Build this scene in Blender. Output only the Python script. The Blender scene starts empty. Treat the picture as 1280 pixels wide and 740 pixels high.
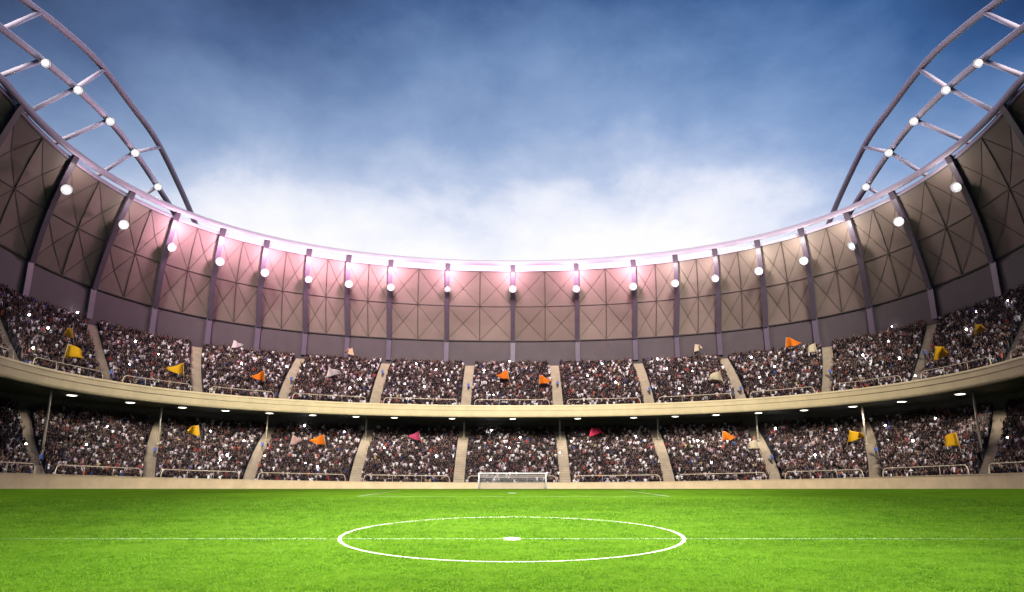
import bpy, math, random
import numpy as np
from mathutils import Vector, Matrix

random.seed(7)
rng = np.random.default_rng(11)
R = math.radians
scene = bpy.context.scene
COL = scene.collection

# ------------------------------------------------------------------ camera
F = 930.0                      # focal length in photo pixels (photo is 1280 wide)
HCAM = 1.6
PITCH = math.atan(230.0 / F)   # the horizon lies 230 px under the middle
SP, CP = math.sin(PITCH), math.cos(PITCH)
cam_d = bpy.data.cameras.new('camera')
cam = bpy.data.objects.new('camera', cam_d)
COL.objects.link(cam)
cam.location = (0, 0, HCAM)
cam.rotation_euler = (R(90) + PITCH, 0, 0)
cam_d.sensor_width = 36.0
cam_d.lens = 36.0 * F / 1280.0
cam_d.clip_start = 0.1
cam_d.clip_end = 3000
scene.camera = cam

def ray(x, y):
    """photo pixel -> (X/Y, (Z-HCAM)/Y)"""
    u = (x - 640.0) / F
    v = (370.0 - y) / F
    den = CP - v * SP
    return u / den, (SP + v * CP) / den

def pix(X, Y, Z):
    z = Z - HCAM
    fwd = Y * CP + z * SP
    up = -Y * SP + z * CP
    return 640 + F * X / fwd, 370 - F * up / fwd

def ground(x, y):
    a, b = ray(x, y)
    Y = -HCAM / b
    return (a * Y, Y)

# ------------------------------------------------------------------ the bowl's plan: a half circle that runs on as straight sides
YC = 88.0
R0 = 62.0
TH_END = R(132)

def plan(Rr, th):
    s = 1 if th >= 0 else -1
    a = abs(th)
    if a <= math.pi / 2:
        return (Rr * math.sin(th), YC + Rr * math.cos(th))
    return (s * Rr, YC - (a - math.pi / 2) * R0)

def outward(th):
    a = min(abs(th), math.pi / 2) * (1 if th >= 0 else -1)
    return (math.sin(a), math.cos(a))

def th_at(x, y, Rr):
    """angle at which the view ray through photo pixel x, y meets the vertical cylinder of radius Rr"""
    q, _ = ray(x, y)
    s = 1 if q >= 0 else -1
    q = abs(q)
    al = math.atan(q)
    k = q * YC * math.cos(al) / Rr
    if k < 1:
        t = al + math.asin(k)
        if t <= math.pi / 2:
            return s * t
    return s * (math.pi / 2 + max(0.0, YC - Rr / q) / R0)

def ring(Rr, samples):
    """height of a ring of radius Rr as a smooth even function of the angle"""
    T, Z = [], []
    for o, y in samples:
        t = th_at(640 + o, y, Rr)
        T.append(t)
        Z.append(HCAM + ray(640 + o, y)[1] * plan(Rr, t)[1])
    T = np.array(T); Z = np.array(Z)
    A = np.stack([np.ones_like(T), T**2, T**4], 1)
    c = np.linalg.lstsq(A, Z, rcond=None)[0]
    tm = T.max()
    def f(t):
        t = min(abs(t), tm)
        return float(c[0] + c[1] * t * t + c[2] * t**4)
    return f

Z_RIM = ring(64, [(0,327),(76,326),(147,322),(195,317),(248,311),(300,301),(320,297),(356,289),(405,266),(464,239),(543,188),(640,103)])
Z_MT = ring(64.6, [(0,337.5),(147,330.5),(250,323),(330,310),(401,280+6),(429,270),(466,255),(502,231),(555,191),(595,160),(640,122)])
RMB = 74.6
Z_MB = ring(RMB, [(0,426),(147,423),(195,419),(250,415),(315,408),(374,402),(438,383),(511,363),(599,324),(640,307)])
Z_CT = ring(75, [(0,449),(168,445),(346,429),(392,425),(509,399),(640,351)])
Z_FT = ring(62, [(0,506),(170,504),(310,498),(392,491),(491,475),(640,445)])
Z_FB = ring(62, [(0,520.8),(248,518),(310,514),(438,504),(525,491),(640,470.5)])
Z_WT = ring(59, [(0,603),(240,601),(310,600),(450,596),(540,594),(640,590.5)])
Z_WB = ring(59, [(0,611),(200,611),(400,611),(640,611)])

def zl_front(th): return Z_WT(th) - 0.95
def zl_back(th): return Z_FB(th) - 2.1
def zu_front(th): return Z_FT(th) - 0.9
def zu_back(th): return Z_CT(th) - 1.55
LR0, LR1 = 60.0, 73.0
UR0, UR1 = 62.8, 75.0
TIER = {'lower': (LR0, LR1, zl_front, zl_back), 'upper': (UR0, UR1, zu_front, zu_back)}

def deck(tier, t, th):
    a, b, f, g = TIER[tier]
    r = a + (b - a) * t
    x, y = plan(r, th)
    return r, Vector((x, y, f(th) + (g(th) - f(th)) * t))

def on_tier(tier, x, y, lift):
    """the place on a tier's slope whose point `lift` above it is seen at photo pixel x, y"""
    best = None
    a, b, f, g = TIER[tier]
    for k in range(241):
        t = k / 240 * 1.05 - 0.02
        r = a + (b - a) * t
        th = th_at(x, y, r)
        p = deck(tier, t, th)[1]
        d = abs(pix(p.x, p.y, p.z + lift)[1] - y)
        if best is None or d < best[0]:
            best = (d, t, th, p)
    return best[1], best[2], best[3]

# ------------------------------------------------------------------ mesh collecting
class MB:
    def __init__(self):
        self.v, self.f = [], []
    def quad_grid(self, rows):
        """rows: list of equally long lists of points"""
        b = len(self.v); n = len(rows[0])
        for r in rows: self.v.extend([tuple(p) for p in r])
        for i in range(len(rows) - 1):
            for j in range(n - 1):
                self.f.append((b + i*n + j, b + i*n + j + 1, b + (i+1)*n + j + 1, b + (i+1)*n + j))
    def tube(self, pts, rad, seg=8, cap=True):
        pts = [Vector(p) for p in pts]
        n = len(pts); b = len(self.v)
        rads = rad if isinstance(rad, (list, tuple)) else [rad] * n
        ref = None
        for i, p in enumerate(pts):
            d = (pts[min(i+1, n-1)] - pts[max(i-1, 0)]).normalized()
            if ref is None:
                ref = Vector((0, 0, 1)) if abs(d.z) < 0.9 else Vector((1, 0, 0))
            e1 = d.cross(ref).normalized(); e2 = e1.cross(d).normalized()
            ref = e2
            for k in range(seg):
                a = 2 * math.pi * k / seg
                q = p + (e1 * math.cos(a) + e2 * math.sin(a)) * rads[i]
                self.v.append(tuple(q))
        for i in range(n - 1):
            for k in range(seg):
                k2 = (k + 1) % seg
                self.f.append((b+i*seg+k, b+i*seg+k2, b+(i+1)*seg+k2, b+(i+1)*seg+k))
        if cap:
            self.f.append(tuple(b + k for k in reversed(range(seg))))
            self.f.append(tuple(b + (n-1)*seg + k for k in range(seg)))
    def beam(self, pts, normals, sides, hw, hd):
        """rectangular section swept along pts; hw half width along sides, hd depth along normals"""
        b = len(self.v); n = len(pts)
        for p, nn, ss in zip(pts, normals, sides):
            p, nn, ss = Vector(p), Vector(nn).normalized(), Vector(ss).normalized()
            for a, c in ((-1, 0), (1, 0), (1, 1), (-1, 1)):
                self.v.append(tuple(p + ss * hw * a + nn * hd * c))
        for i in range(n - 1):
            for k in range(4):
                k2 = (k + 1) % 4
                self.f.append((b+i*4+k, b+i*4+k2, b+(i+1)*4+k2, b+(i+1)*4+k))
        self.f.append((b+3, b+2, b+1, b)); e = b + (n-1)*4
        self.f.append((e, e+1, e+2, e+3))
    def box(self, c, s, rz=0.0):
        b = len(self.v); ca, sa = math.cos(rz), math.sin(rz)
        for dz in (-.5, .5):
            for dx, dy in ((-.5,-.5),(.5,-.5),(.5,.5),(-.5,.5)):
                x, y = dx*s[0], dy*s[1]
                self.v.append((c[0]+x*ca-y*sa, c[1]+x*sa+y*ca, c[2]+dz*s[2]))
        for q in ((3,2,1,0),(4,5,6,7),(0,1,5,4),(1,2,6,5),(2,3,7,6),(3,0,4,7)):
            self.f.append(tuple(b+i for i in q))
    def lathe(self, prof, axis='y', seg=20):
        """prof: (radius, along) pairs"""
        b = len(self.v); n = len(prof)
        for r, h in prof:
            for k in range(seg):
                a = 2*math.pi*k/seg
                self.v.append((r*math.cos(a), h, r*math.sin(a)) if axis == 'y' else (r*math.cos(a), r*math.sin(a), h))
        for i in range(n-1):
            for k in range(seg):
                k2 = (k+1) % seg
                self.f.append((b+i*seg+k, b+i*seg+k2, b+(i+1)*seg+k2, b+(i+1)*seg+k))
    def build(self, name, mat, parent=None, smooth=False):
        me = bpy.data.meshes.new(name)
        me.from_pydata(self.v, [], self.f)
        me.update()
        if smooth:
            me.polygons.foreach_set('use_smooth', [True] * len(me.polygons))
        o = bpy.data.objects.new(name, me)
        if mat: me.materials.append(mat)
        COL.objects.link(o)
        if parent: o.parent = parent
        return o

def fix_normals(o):
    import bmesh
    bm = bmesh.new(); bm.from_mesh(o.data)
    bmesh.ops.recalc_face_normals(bm, faces=bm.faces)
    bm.to_mesh(o.data); bm.free()
    return o

def tag(o, label=None, cat=None, group=None, kind=None):
    if label: o['label'] = label
    if cat: o['category'] = cat
    if group: o['group'] = group
    if kind: o['kind'] = kind
    return o

def thing(name, label, cat, loc=(0, 0, 0), group=None):
    o = bpy.data.objects.new(name, None)
    COL.objects.link(o)
    o.location = loc
    o.empty_display_size = 0.3
    return tag(o, label, cat, group)

def np_mesh(name, verts, faces, cols=None, mat=None, parent=None):
    """verts (n,3), faces (m,k), cols per face (m,3)"""
    me = bpy.data.meshes.new(name)
    n, (m, k) = len(verts), faces.shape
    me.vertices.add(n); me.loops.add(m*k); me.polygons.add(m)
    me.vertices.foreach_set('co', verts.astype(np.float32).ravel())
    me.loops.foreach_set('vertex_index', faces.astype(np.int32).ravel())
    me.polygons.foreach_set('loop_start', np.arange(0, m*k, k, dtype=np.int32))
    me.update(calc_edges=True)
    if cols is not None:
        at = me.attributes.new('tint', 'FLOAT_COLOR', 'FACE')
        at.data.foreach_set('color', np.concatenate([cols, np.ones((m, 1))], 1).astype(np.float32).ravel())
    o = bpy.data.objects.new(name, me)
    if mat: me.materials.append(mat)
    COL.objects.link(o)
    if parent: o.parent = parent
    return o

def copy_tree(o, parent=None):
    c = o.copy(); COL.objects.link(c); c.parent = parent
    for ch in list(o.children): copy_tree(ch, c)
    return c

# ------------------------------------------------------------------ materials
def new_mat(name):
    m = bpy.data.materials.new(name); m.use_nodes = True
    nt = m.node_tree
    b = nt.nodes['Principled BSDF']
    return m, nt, b

def plain(name, col, rough=0.6, metal=0.0, noise=0.0, scale=0.3, spec=0.5, bump=0.0, bscale=8.0):
    m, nt, b = new_mat(name)
    b.inputs['Roughness'].default_value = rough
    b.inputs['Metallic'].default_value = metal
    b.inputs['Specular IOR Level'].default_value = spec
    b.inputs['Base Color'].default_value = (*col, 1)
    tc = nt.nodes.new('ShaderNodeTexCoord')
    if noise:
        n1 = nt.nodes.new('ShaderNodeTexNoise'); n1.inputs['Scale'].default_value = scale; n1.inputs['Detail'].default_value = 6; n1.inputs['Roughness'].default_value = 0.65
        nt.links.new(tc.outputs['Object'], n1.inputs['Vector'])
        rp = nt.nodes.new('ShaderNodeValToRGB')
        rp.color_ramp.elements[0].position = 0.3; rp.color_ramp.elements[1].position = 0.7
        rp.color_ramp.elements[0].color = (*[c * (1 - noise) for c in col], 1)
        rp.color_ramp.elements[1].color = (*[min(1, c * (1 + noise * .6)) for c in col], 1)
        nt.links.new(n1.outputs['Fac'], rp.inputs['Fac'])
        nt.links.new(rp.outputs['Color'], b.inputs['Base Color'])
    if bump:
        n2 = nt.nodes.new('ShaderNodeTexNoise'); n2.inputs['Scale'].default_value = bscale; n2.inputs['Detail'].default_value = 4
        nt.links.new(tc.outputs['Object'], n2.inputs['Vector'])
        bp = nt.nodes.new('ShaderNodeBump'); bp.inputs['Strength'].default_value = bump; bp.inputs['Distance'].default_value = 0.05
        nt.links.new(n2.outputs['Fac'], bp.inputs['Height']); nt.links.new(bp.outputs['Normal'], b.inputs['Normal'])
    return m

def tinted(name, rough=0.8, spec=0.2, trans=0.0):
    m, nt, b = new_mat(name)
    a = nt.nodes.new('ShaderNodeAttribute'); a.attribute_name = 'tint'
    nt.links.new(a.outputs['Color'], b.inputs['Base Color'])
    b.inputs['Roughness'].default_value = rough
    b.inputs['Specular IOR Level'].default_value = spec
    if trans:
        tr = nt.nodes.new('ShaderNodeBsdfTranslucent'); mx = nt.nodes.new('ShaderNodeMixShader'); mx.inputs[0].default_value = trans
        nt.links.new(a.outputs['Color'], tr.inputs['Color'])
        nt.links.new(b.outputs[0], mx.inputs[1]); nt.links.new(tr.outputs[0], mx.inputs[2])
        nt.links.new(mx.outputs[0], nt.nodes['Material Output'].inputs['Surface'])
    return m

def glow(name, col, strength):
    m = bpy.data.materials.new(name); m.use_nodes = True
    nt = m.node_tree; nt.nodes.clear()
    e = nt.nodes.new('ShaderNodeEmission'); e.inputs['Color'].default_value = (*col, 1); e.inputs['Strength'].default_value = strength
    o = nt.nodes.new('ShaderNodeOutputMaterial'); nt.links.new(e.outputs[0], o.inputs['Surface'])
    return m

M = {
    'fascia': plain('fascia_plaster', (.78, .64, .36), .55, noise=.14, scale=.35),
    'wall': plain('wall_plaster', (.74, .565, .335), .6, noise=.16, scale=.4),
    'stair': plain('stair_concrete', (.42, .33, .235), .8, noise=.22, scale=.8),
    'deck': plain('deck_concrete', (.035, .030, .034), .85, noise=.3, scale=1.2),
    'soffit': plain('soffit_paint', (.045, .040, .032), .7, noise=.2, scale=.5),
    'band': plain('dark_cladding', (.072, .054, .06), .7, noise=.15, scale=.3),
    'rib': plain('rib_steel', (.105, .078, .112), .45, metal=0.0, noise=.12, scale=.6),
    'rim': plain('rim_steel', (.58, .48, .62), .4, noise=.08, scale=.5),
    'arch': plain('arch_steel', (.74, .64, .80), .5, noise=.03, scale=.2),
    'mullion': plain('mullion_steel', (.095, .07, .068), .6),
    'rail': plain('rail_paint', (.56, .47, .33), .5),
    'pole': plain('pole_paint', (.80, .68, .50), .45),
    'white': plain('white_paint', (.8, .8, .78), .35),
    'net': plain('net_cord', (.75, .75, .75), .8),
    'housing': plain('lamp_housing', (.09, .08, .09), .4, metal=.4),
    'lamp_flare_tint': glow('flare_tint_lens', (1.0, .80, .95), 5.0),  # pink tint imitates a lens-flare wash, not a real lamp colour
    'lamp': glow('lamp_lens', (1.0, .97, .97), 5.0),
    'dish': plain('reflector_enamel', (.22, .21, .22), .4),
    'downlight': glow('downlight_lens', (1.0, .93, .78), 4.0),
    'flash': glow('flash_tube', (.93, .95, 1.0), 30.0),
    'crowd': tinted('crowd_clothing', .8, .2),
    'person': tinted('steward_clothing', .8, .2),
    'blade': tinted('grass_blade', 1.0, .0, .3),
}

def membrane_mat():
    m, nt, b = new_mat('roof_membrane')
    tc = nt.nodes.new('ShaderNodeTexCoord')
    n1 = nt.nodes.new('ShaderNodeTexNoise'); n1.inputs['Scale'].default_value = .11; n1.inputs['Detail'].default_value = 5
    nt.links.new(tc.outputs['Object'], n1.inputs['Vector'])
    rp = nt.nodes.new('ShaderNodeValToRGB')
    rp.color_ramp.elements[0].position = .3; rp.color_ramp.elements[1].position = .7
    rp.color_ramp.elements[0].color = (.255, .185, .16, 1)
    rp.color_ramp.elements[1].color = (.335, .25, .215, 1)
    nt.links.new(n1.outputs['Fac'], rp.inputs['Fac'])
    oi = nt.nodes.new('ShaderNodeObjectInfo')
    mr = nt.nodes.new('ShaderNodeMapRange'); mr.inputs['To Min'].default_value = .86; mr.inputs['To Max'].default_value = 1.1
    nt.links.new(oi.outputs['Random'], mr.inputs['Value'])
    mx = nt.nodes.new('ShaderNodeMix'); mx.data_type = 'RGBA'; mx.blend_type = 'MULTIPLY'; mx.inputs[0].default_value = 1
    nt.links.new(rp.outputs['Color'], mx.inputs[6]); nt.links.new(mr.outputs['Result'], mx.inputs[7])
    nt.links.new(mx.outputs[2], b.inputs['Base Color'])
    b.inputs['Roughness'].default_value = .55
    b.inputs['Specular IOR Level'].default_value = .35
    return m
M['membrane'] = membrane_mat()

def grass_mat():
    m, nt, b = new_mat('pitch_turf')
    tc = nt.nodes.new('ShaderNodeTexCoord')
    def noise(scale, detail, sx=1, sy=1):
        mp = nt.nodes.new('ShaderNodeMapping'); mp.inputs['Scale'].default_value = (sx, sy, 1)
        nt.links.new(tc.outputs['Object'], mp.inputs['Vector'])
        n = nt.nodes.new('ShaderNodeTexNoise'); n.inputs['Scale'].default_value = scale; n.inputs['Detail'].default_value = detail; n.inputs['Roughness'].default_value = .7
        nt.links.new(mp.outputs[0], n.inputs['Vector'])
        return n
    n1 = noise(9, 6); n2 = noise(.35, 5, 1, .5)
    r1 = nt.nodes.new('ShaderNodeValToRGB')
    e = r1.color_ramp.elements
    e[0].position = .3; e[0].color = (.040, .110, .006, 1)
    e[1].position = .72; e[1].color = (.112, .212, .014, 1)
    nt.links.new(n1.outputs['Fac'], r1.inputs['Fac'])
    mr = nt.nodes.new('ShaderNodeMapRange'); mr.inputs['From Min'].default_value = .3; mr.inputs['From Max'].default_value = .7
    mr.inputs['To Min'].default_value = .78; mr.inputs['To Max'].default_value = 1.2
    nt.links.new(n2.outputs['Fac'], mr.inputs['Value'])
    mx = nt.nodes.new('ShaderNodeMix'); mx.data_type = 'RGBA'; mx.blend_type = 'MULTIPLY'; mx.inputs[0].default_value = 1
    nt.links.new(r1.outputs['Color'], mx.inputs[6]); nt.links.new(mr.outputs['Result'], mx.inputs[7])
    nt.links.new(mx.outputs[2], b.inputs['Base Color'])
    b.inputs['Roughness'].default_value = .8; b.inputs['Specular IOR Level'].default_value = .0
    bp = nt.nodes.new('ShaderNodeBump'); bp.inputs['Strength'].default_value = .9; bp.inputs['Distance'].default_value = .06
    nt.links.new(n1.outputs['Fac'], bp.inputs['Height']); nt.links.new(bp.outputs['Normal'], b.inputs['Normal'])
    return m
M['turf'] = grass_mat()

def chalk_mat():
    m, nt, b = new_mat('line_chalk')
    tc = nt.nodes.new('ShaderNodeTexCoord')
    n = nt.nodes.new('ShaderNodeTexNoise'); n.inputs['Scale'].default_value = 5; n.inputs['Detail'].default_value = 5; n.inputs['Roughness'].default_value = .75
    nt.links.new(tc.outputs['Object'], n.inputs['Vector'])
    r = nt.nodes.new('ShaderNodeValToRGB')
    r.color_ramp.elements[0].position = .32; r.color_ramp.elements[0].color = (.16, .26, .06, 1)
    r.color_ramp.elements[1].position = .5; r.color_ramp.elements[1].color = (.24, .29, .16, 1)
    nt.links.new(n.outputs['Fac'], r.inputs['Fac']); nt.links.new(r.outputs['Color'], b.inputs['Base Color'])
    b.inputs['Roughness'].default_value = .85
    return m
M['chalk'] = chalk_mat()

def flag_mat(name, col):
    m, nt, b = new_mat(name)
    b.inputs['Base Color'].default_value = (*col, 1); b.inputs['Roughness'].default_value = .7; b.inputs['Specular IOR Level'].default_value = .2
    tr = nt.nodes.new('ShaderNodeBsdfTranslucent'); tr.inputs['Color'].default_value = (*col, 1)
    mx = nt.nodes.new('ShaderNodeMixShader'); mx.inputs[0].default_value = .3
    nt.links.new(b.outputs[0], mx.inputs[1]); nt.links.new(tr.outputs[0], mx.inputs[2])
    nt.links.new(mx.outputs[0], nt.nodes['Material Output'].inputs['Surface'])
    return m
FLAGC = {'yellow': (.80, .43, .01), 'ochre': (.55, .29, .03), 'orange': (.85, .20, .01), 'white': (.75, .62, .62), 'peach': (.75, .47, .32),
         'cream': (.72, .60, .40), 'crimson': (.62, .03, .09), 'rose': (.50, .06, .14), 'pink': (.60, .36, .33)}
FLAGM = {k: flag_mat(k + '_flag_cloth', v) for k, v in FLAGC.items()}

# ------------------------------------------------------------------ the ground
def z_ground(x, y):
    """flat pitch whose verge rises a little towards the side walls"""
    if y >= YC:
        r = math.hypot(x, y - YC); th = math.atan2(x, y - YC)
    else:
        r = abs(x); th = math.copysign(math.pi / 2 + (YC - y) / R0, x)
    w = min(1.0, max(0.0, (r - 34.0) / 24.6))
    w = w * w * (3 - 2 * w)
    fade = 1.0 if y > YC else max(0.0, 1 - (YC - y) / 60.0)
    return Z_WB(th) * w * fade

xs = [-700, -400, -200, -110] + list(np.linspace(-80, 80, 161)) + [110, 200, 400, 700]
ys = [-700, -300, -120, -60] + list(np.linspace(-30, 165, 196)) + [200, 300, 500, 800]
g = MB()
g.quad_grid([[(x, y, z_ground(x, y)) for x in xs] for y in ys])
pitch = tag(g.build('pitch', M['turf'], None, True), 'bright green grass football pitch filling the bowl floor', 'pitch', kind='structure')

# painted markings, 4 mm above the turf
def mark(name, polys, label):
    mb = MB()
    for P in polys:
        b = len(mb.v)
        for x, y in P: mb.v.append((x, y, z_ground(x, y) + .004))
        mb.f.append(tuple(range(b, b + len(P))))
    o = mb.build(name, M['chalk'])
    tag(o, label, 'pitch marking', kind='structure')
    return o
# centre circle: an oval band on the ground, wider at the flanks
Ysp = ground(640, 673.6)[1]
def oval(cx, cy, ax, ay, n=160):
    out = []
    for k in range(n):
        a = 2 * math.pi * k / n
        out.append(ground(cx + ax * math.cos(a), cy + ay * math.sin(a)))
    return out
outer = oval(639.7, 674.5, 217.8, 28.4)
inner = oval(639.7, 674.3, 212.8, 27.7)
circle_polys = [[outer[k], outer[(k+1) % 160], inner[(k+1) % 160], inner[k]] for k in range(160)]
mark('centre_circle', circle_polys, 'white oval centre circle painted on the near grass')
ring_in = inner; ring_out = outer
hw = .042
xc = max(p[0] for p in inner)
xo = max(p[0] for p in outer)
mark('halfway_line', [[(-58, Ysp-hw), (-xo+.02, Ysp-hw), (-xo+.02, Ysp+hw), (-58, Ysp+hw)], [(-xc-.0, Ysp-hw), (-.3, Ysp-hw), (-.3, Ysp+hw), (-xc, Ysp+hw)],
                      [(.3, Ysp-hw), (xc, Ysp-hw), (xc, Ysp+hw), (.3, Ysp+hw)], [(xo-.02, Ysp-hw), (58, Ysp-hw), (58, Ysp+hw), (xo-.02, Ysp+hw)]],
     'thin white halfway line running across the pitch')
mark('centre_spot', [[(.26*math.cos(2*math.pi*k/24), Ysp + .62*math.sin(2*math.pi*k/24)) for k in range(24)]], 'white kick-off spot in the middle of the circle')
# far penalty box
P1, P2, P3, P4 = ground(447, 620.4), ground(500, 612.9), ground(780, 612.9), ground(836, 620.4)
def strip(a, b, w):
    d = Vector((b[0]-a[0], b[1]-a[1])).normalized(); n = Vector((-d.y, d.x)) * w
    k = 8; out = []
    for i in range(k):
        t0, t1 = i/k, (i+1)/k
        q0 = (a[0]+(b[0]-a[0])*t0, a[1]+(b[1]-a[1])*t0); q1 = (a[0]+(b[0]-a[0])*t1, a[1]+(b[1]-a[1])*t1)
        out.append([(q0[0]-n.x, q0[1]-n.y), (q1[0]-n.x, q1[1]-n.y), (q1[0]+n.x, q1[1]+n.y), (q0[0]+n.x, q0[1]+n.y)])
    return out
mark('penalty_line', strip(P1, P2, .10), 'white side line of the far penalty box nearer the left post')
mark('penalty_line', strip(P3, P4, .10), 'white side line of the far penalty box nearer the right post')
mark('penalty_line', strip(P1, P4, .16), 'faint white front line of the far penalty box')
ps = ground(640, 616.3)
mark('penalty_spot', [[(ps[0] + .6*math.cos(2*math.pi*k/16), ps[1] + 2.6*math.sin(2*math.pi*k/16)) for k in range(16)]], 'small white penalty spot in front of the goal')

# grass blades over the near pitch
def grass():
    N = 640000
    # density falls with distance
    y0, y1 = 9.0, 75.0
    u = rng.random(N)
    Y = y0 * (y1 / y0) ** (u ** 0.92)
    X = (rng.random(N) * 2 - 1) * (.80 * Y + 1.5)
    keepm = rng.random(N) < np.clip((75 - Y) / 30, 0, 1)
    X, Y = X[keepm], Y[keepm]; N = len(X)
    sc = np.clip(Y / 20, .75, 2.6)
    h = (0.030 + .030 * rng.random(N)) * sc
    w = (0.0045 + .004 * rng.random(N)) * sc
    ang = rng.random(N) * 2 * np.pi
    lean = rng.normal(0, .55, (N, 2)) * h[:, None]
    # clump tone from a coarse grid
    def field(cell, seed):
        r2 = np.random.default_rng(seed); G = r2.random((256, 256))
        gx = (X / cell) % 256; gy = (Y / cell) % 256
        ix = gx.astype(int); iy = gy.astype(int); fx = gx - ix; fy = gy - iy
        fx = fx*fx*(3-2*fx); fy = fy*fy*(3-2*fy)
        a = G[iy % 256, ix % 256]; b = G[iy % 256, (ix+1) % 256]; c = G[(iy+1) % 256, ix % 256]; d = G[(iy+1) % 256, (ix+1) % 256]
        return (a*(1-fx)+b*fx)*(1-fy) + (c*(1-fx)+d*fx)*fy
    tone = .45*field(.16, 1) + .35*field(.6, 2) + .2*field(2.6, 3)
    dx, dy = np.cos(ang) * w, np.sin(ang) * w
    v = np.zeros((N, 3, 3))
    v[:, 0, 0] = X - dx; v[:, 0, 1] = Y - dy
    v[:, 1, 0] = X + dx; v[:, 1, 1] = Y + dy
    v[:, 2, 0] = X + lean[:, 0]; v[:, 2, 1] = Y + lean[:, 1]; v[:, 2, 2] = h * (.55 + .6 * tone)
    # paint on the blades that grow on the lines
    def inside(poly):
        P = np.array(poly); c = np.zeros(N, bool); j = len(P) - 1
        for i in range(len(P)):
            cond = ((P[i, 1] > Y) != (P[j, 1] > Y)) & (X < (P[j, 0]-P[i, 0]) * (Y-P[i, 1]) / (P[j, 1]-P[i, 1] + 1e-12) + P[i, 0])
            c ^= cond; j = i
        return c
    white = (inside(ring_out) & ~inside(ring_in)) | (np.abs(Y - Ysp) < hw) | ((X/.26)**2 + ((Y-Ysp)/.62)**2 < 1)
    white &= rng.random(N) < .93
    t = np.clip((tone - .3) / .4, 0, 1)[:, None] * .75 + rng.random((N, 1)) * .25
    lo = np.array([.026, .080, .005]); hi = np.array([.104, .205, .015])
    cols = lo * (1 - t) + hi * t
    dry = rng.random(N) < .05
    cols[dry] = np.array([.17, .23, .05])
    cols[white] = np.array([.25, .29, .18])
    v[white, 2, 2] *= .6
    f = np.arange(N * 3).reshape(N, 3)
    o = np_mesh('grass', v.reshape(-1, 3), f, cols, M['blade'])
    tag(o, 'short bright green grass blades covering the near half of the pitch', 'grass', kind='stuff')
grass()

# ------------------------------------------------------------------ ring sweeps
THS = [TH_END * (2 * k / 150 - 1) for k in range(151)]
def sweep(mb, prof, ths=THS):
    """prof(th) -> list of (radius, z)"""
    rows = []
    for t in ths:
        rows.append([(*plan(r, t), z) for r, z in prof(t)])
    mb.quad_grid(rows)

# perimeter wall
w = MB()
sweep(w, lambda t: [(59.0, Z_WB(t) - .4), (59.0, Z_WT(t) - .10), (58.93, Z_WT(t) - .085), (58.93, Z_WT(t)), (59.45, Z_WT(t)), (59.45, Z_WT(t) - .1), (59.4, Z_WT(t) - .1), (59.4, Z_WB(t) - .5)])
wall = fix_normals(w.build('perimeter_wall', M['wall']))
tag(wall, 'low cream wall curving round the edge of the pitch', 'wall')

# ------------------------------------------------------------------ aisles: (offset in photo at the front, y, offset at the back, y)
UP_A = [(58, 505, 52.5, 453), (172.5, 503.5, 157, 451), (287.5, 498.5, 263, 445.5), (392, 490.5, 393, 427), (502, 474, 525, 399), ]
LO_A = [(67, 602, 59.5, 530), (197.5, 601, 176.5, 529), (330.5, 598, 297.5, 527), (453, 596.5, 437, 511), (586, 591.5, 606, 489)]
def aisle_lines(tier, spec):
    a, b, f, g_ = TIER[tier]
    out = []
    for o, y, o2, y2 in spec:
        t0 = th_at(640 + o, y, a); t1 = th_at(640 + o2, y2, b)
        out.append((t0, t1))
    d = out[-1][0] - out[-2][0]
    k = 1
    while out[-1][0] + d < TH_END - .05:
        out.append((out[-1][0] + d, out[-1][1] + d))
    return [(-p, -q) for p, q in reversed(out)] + out
AIS = {'upper': aisle_lines('upper', UP_A), 'lower': aisle_lines('lower', LO_A)}
AW = {'upper': 1.0, 'lower': 1.05}
ROWS = {'upper': 21, 'lower': 23}
SEC_NAMES = {}

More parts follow.
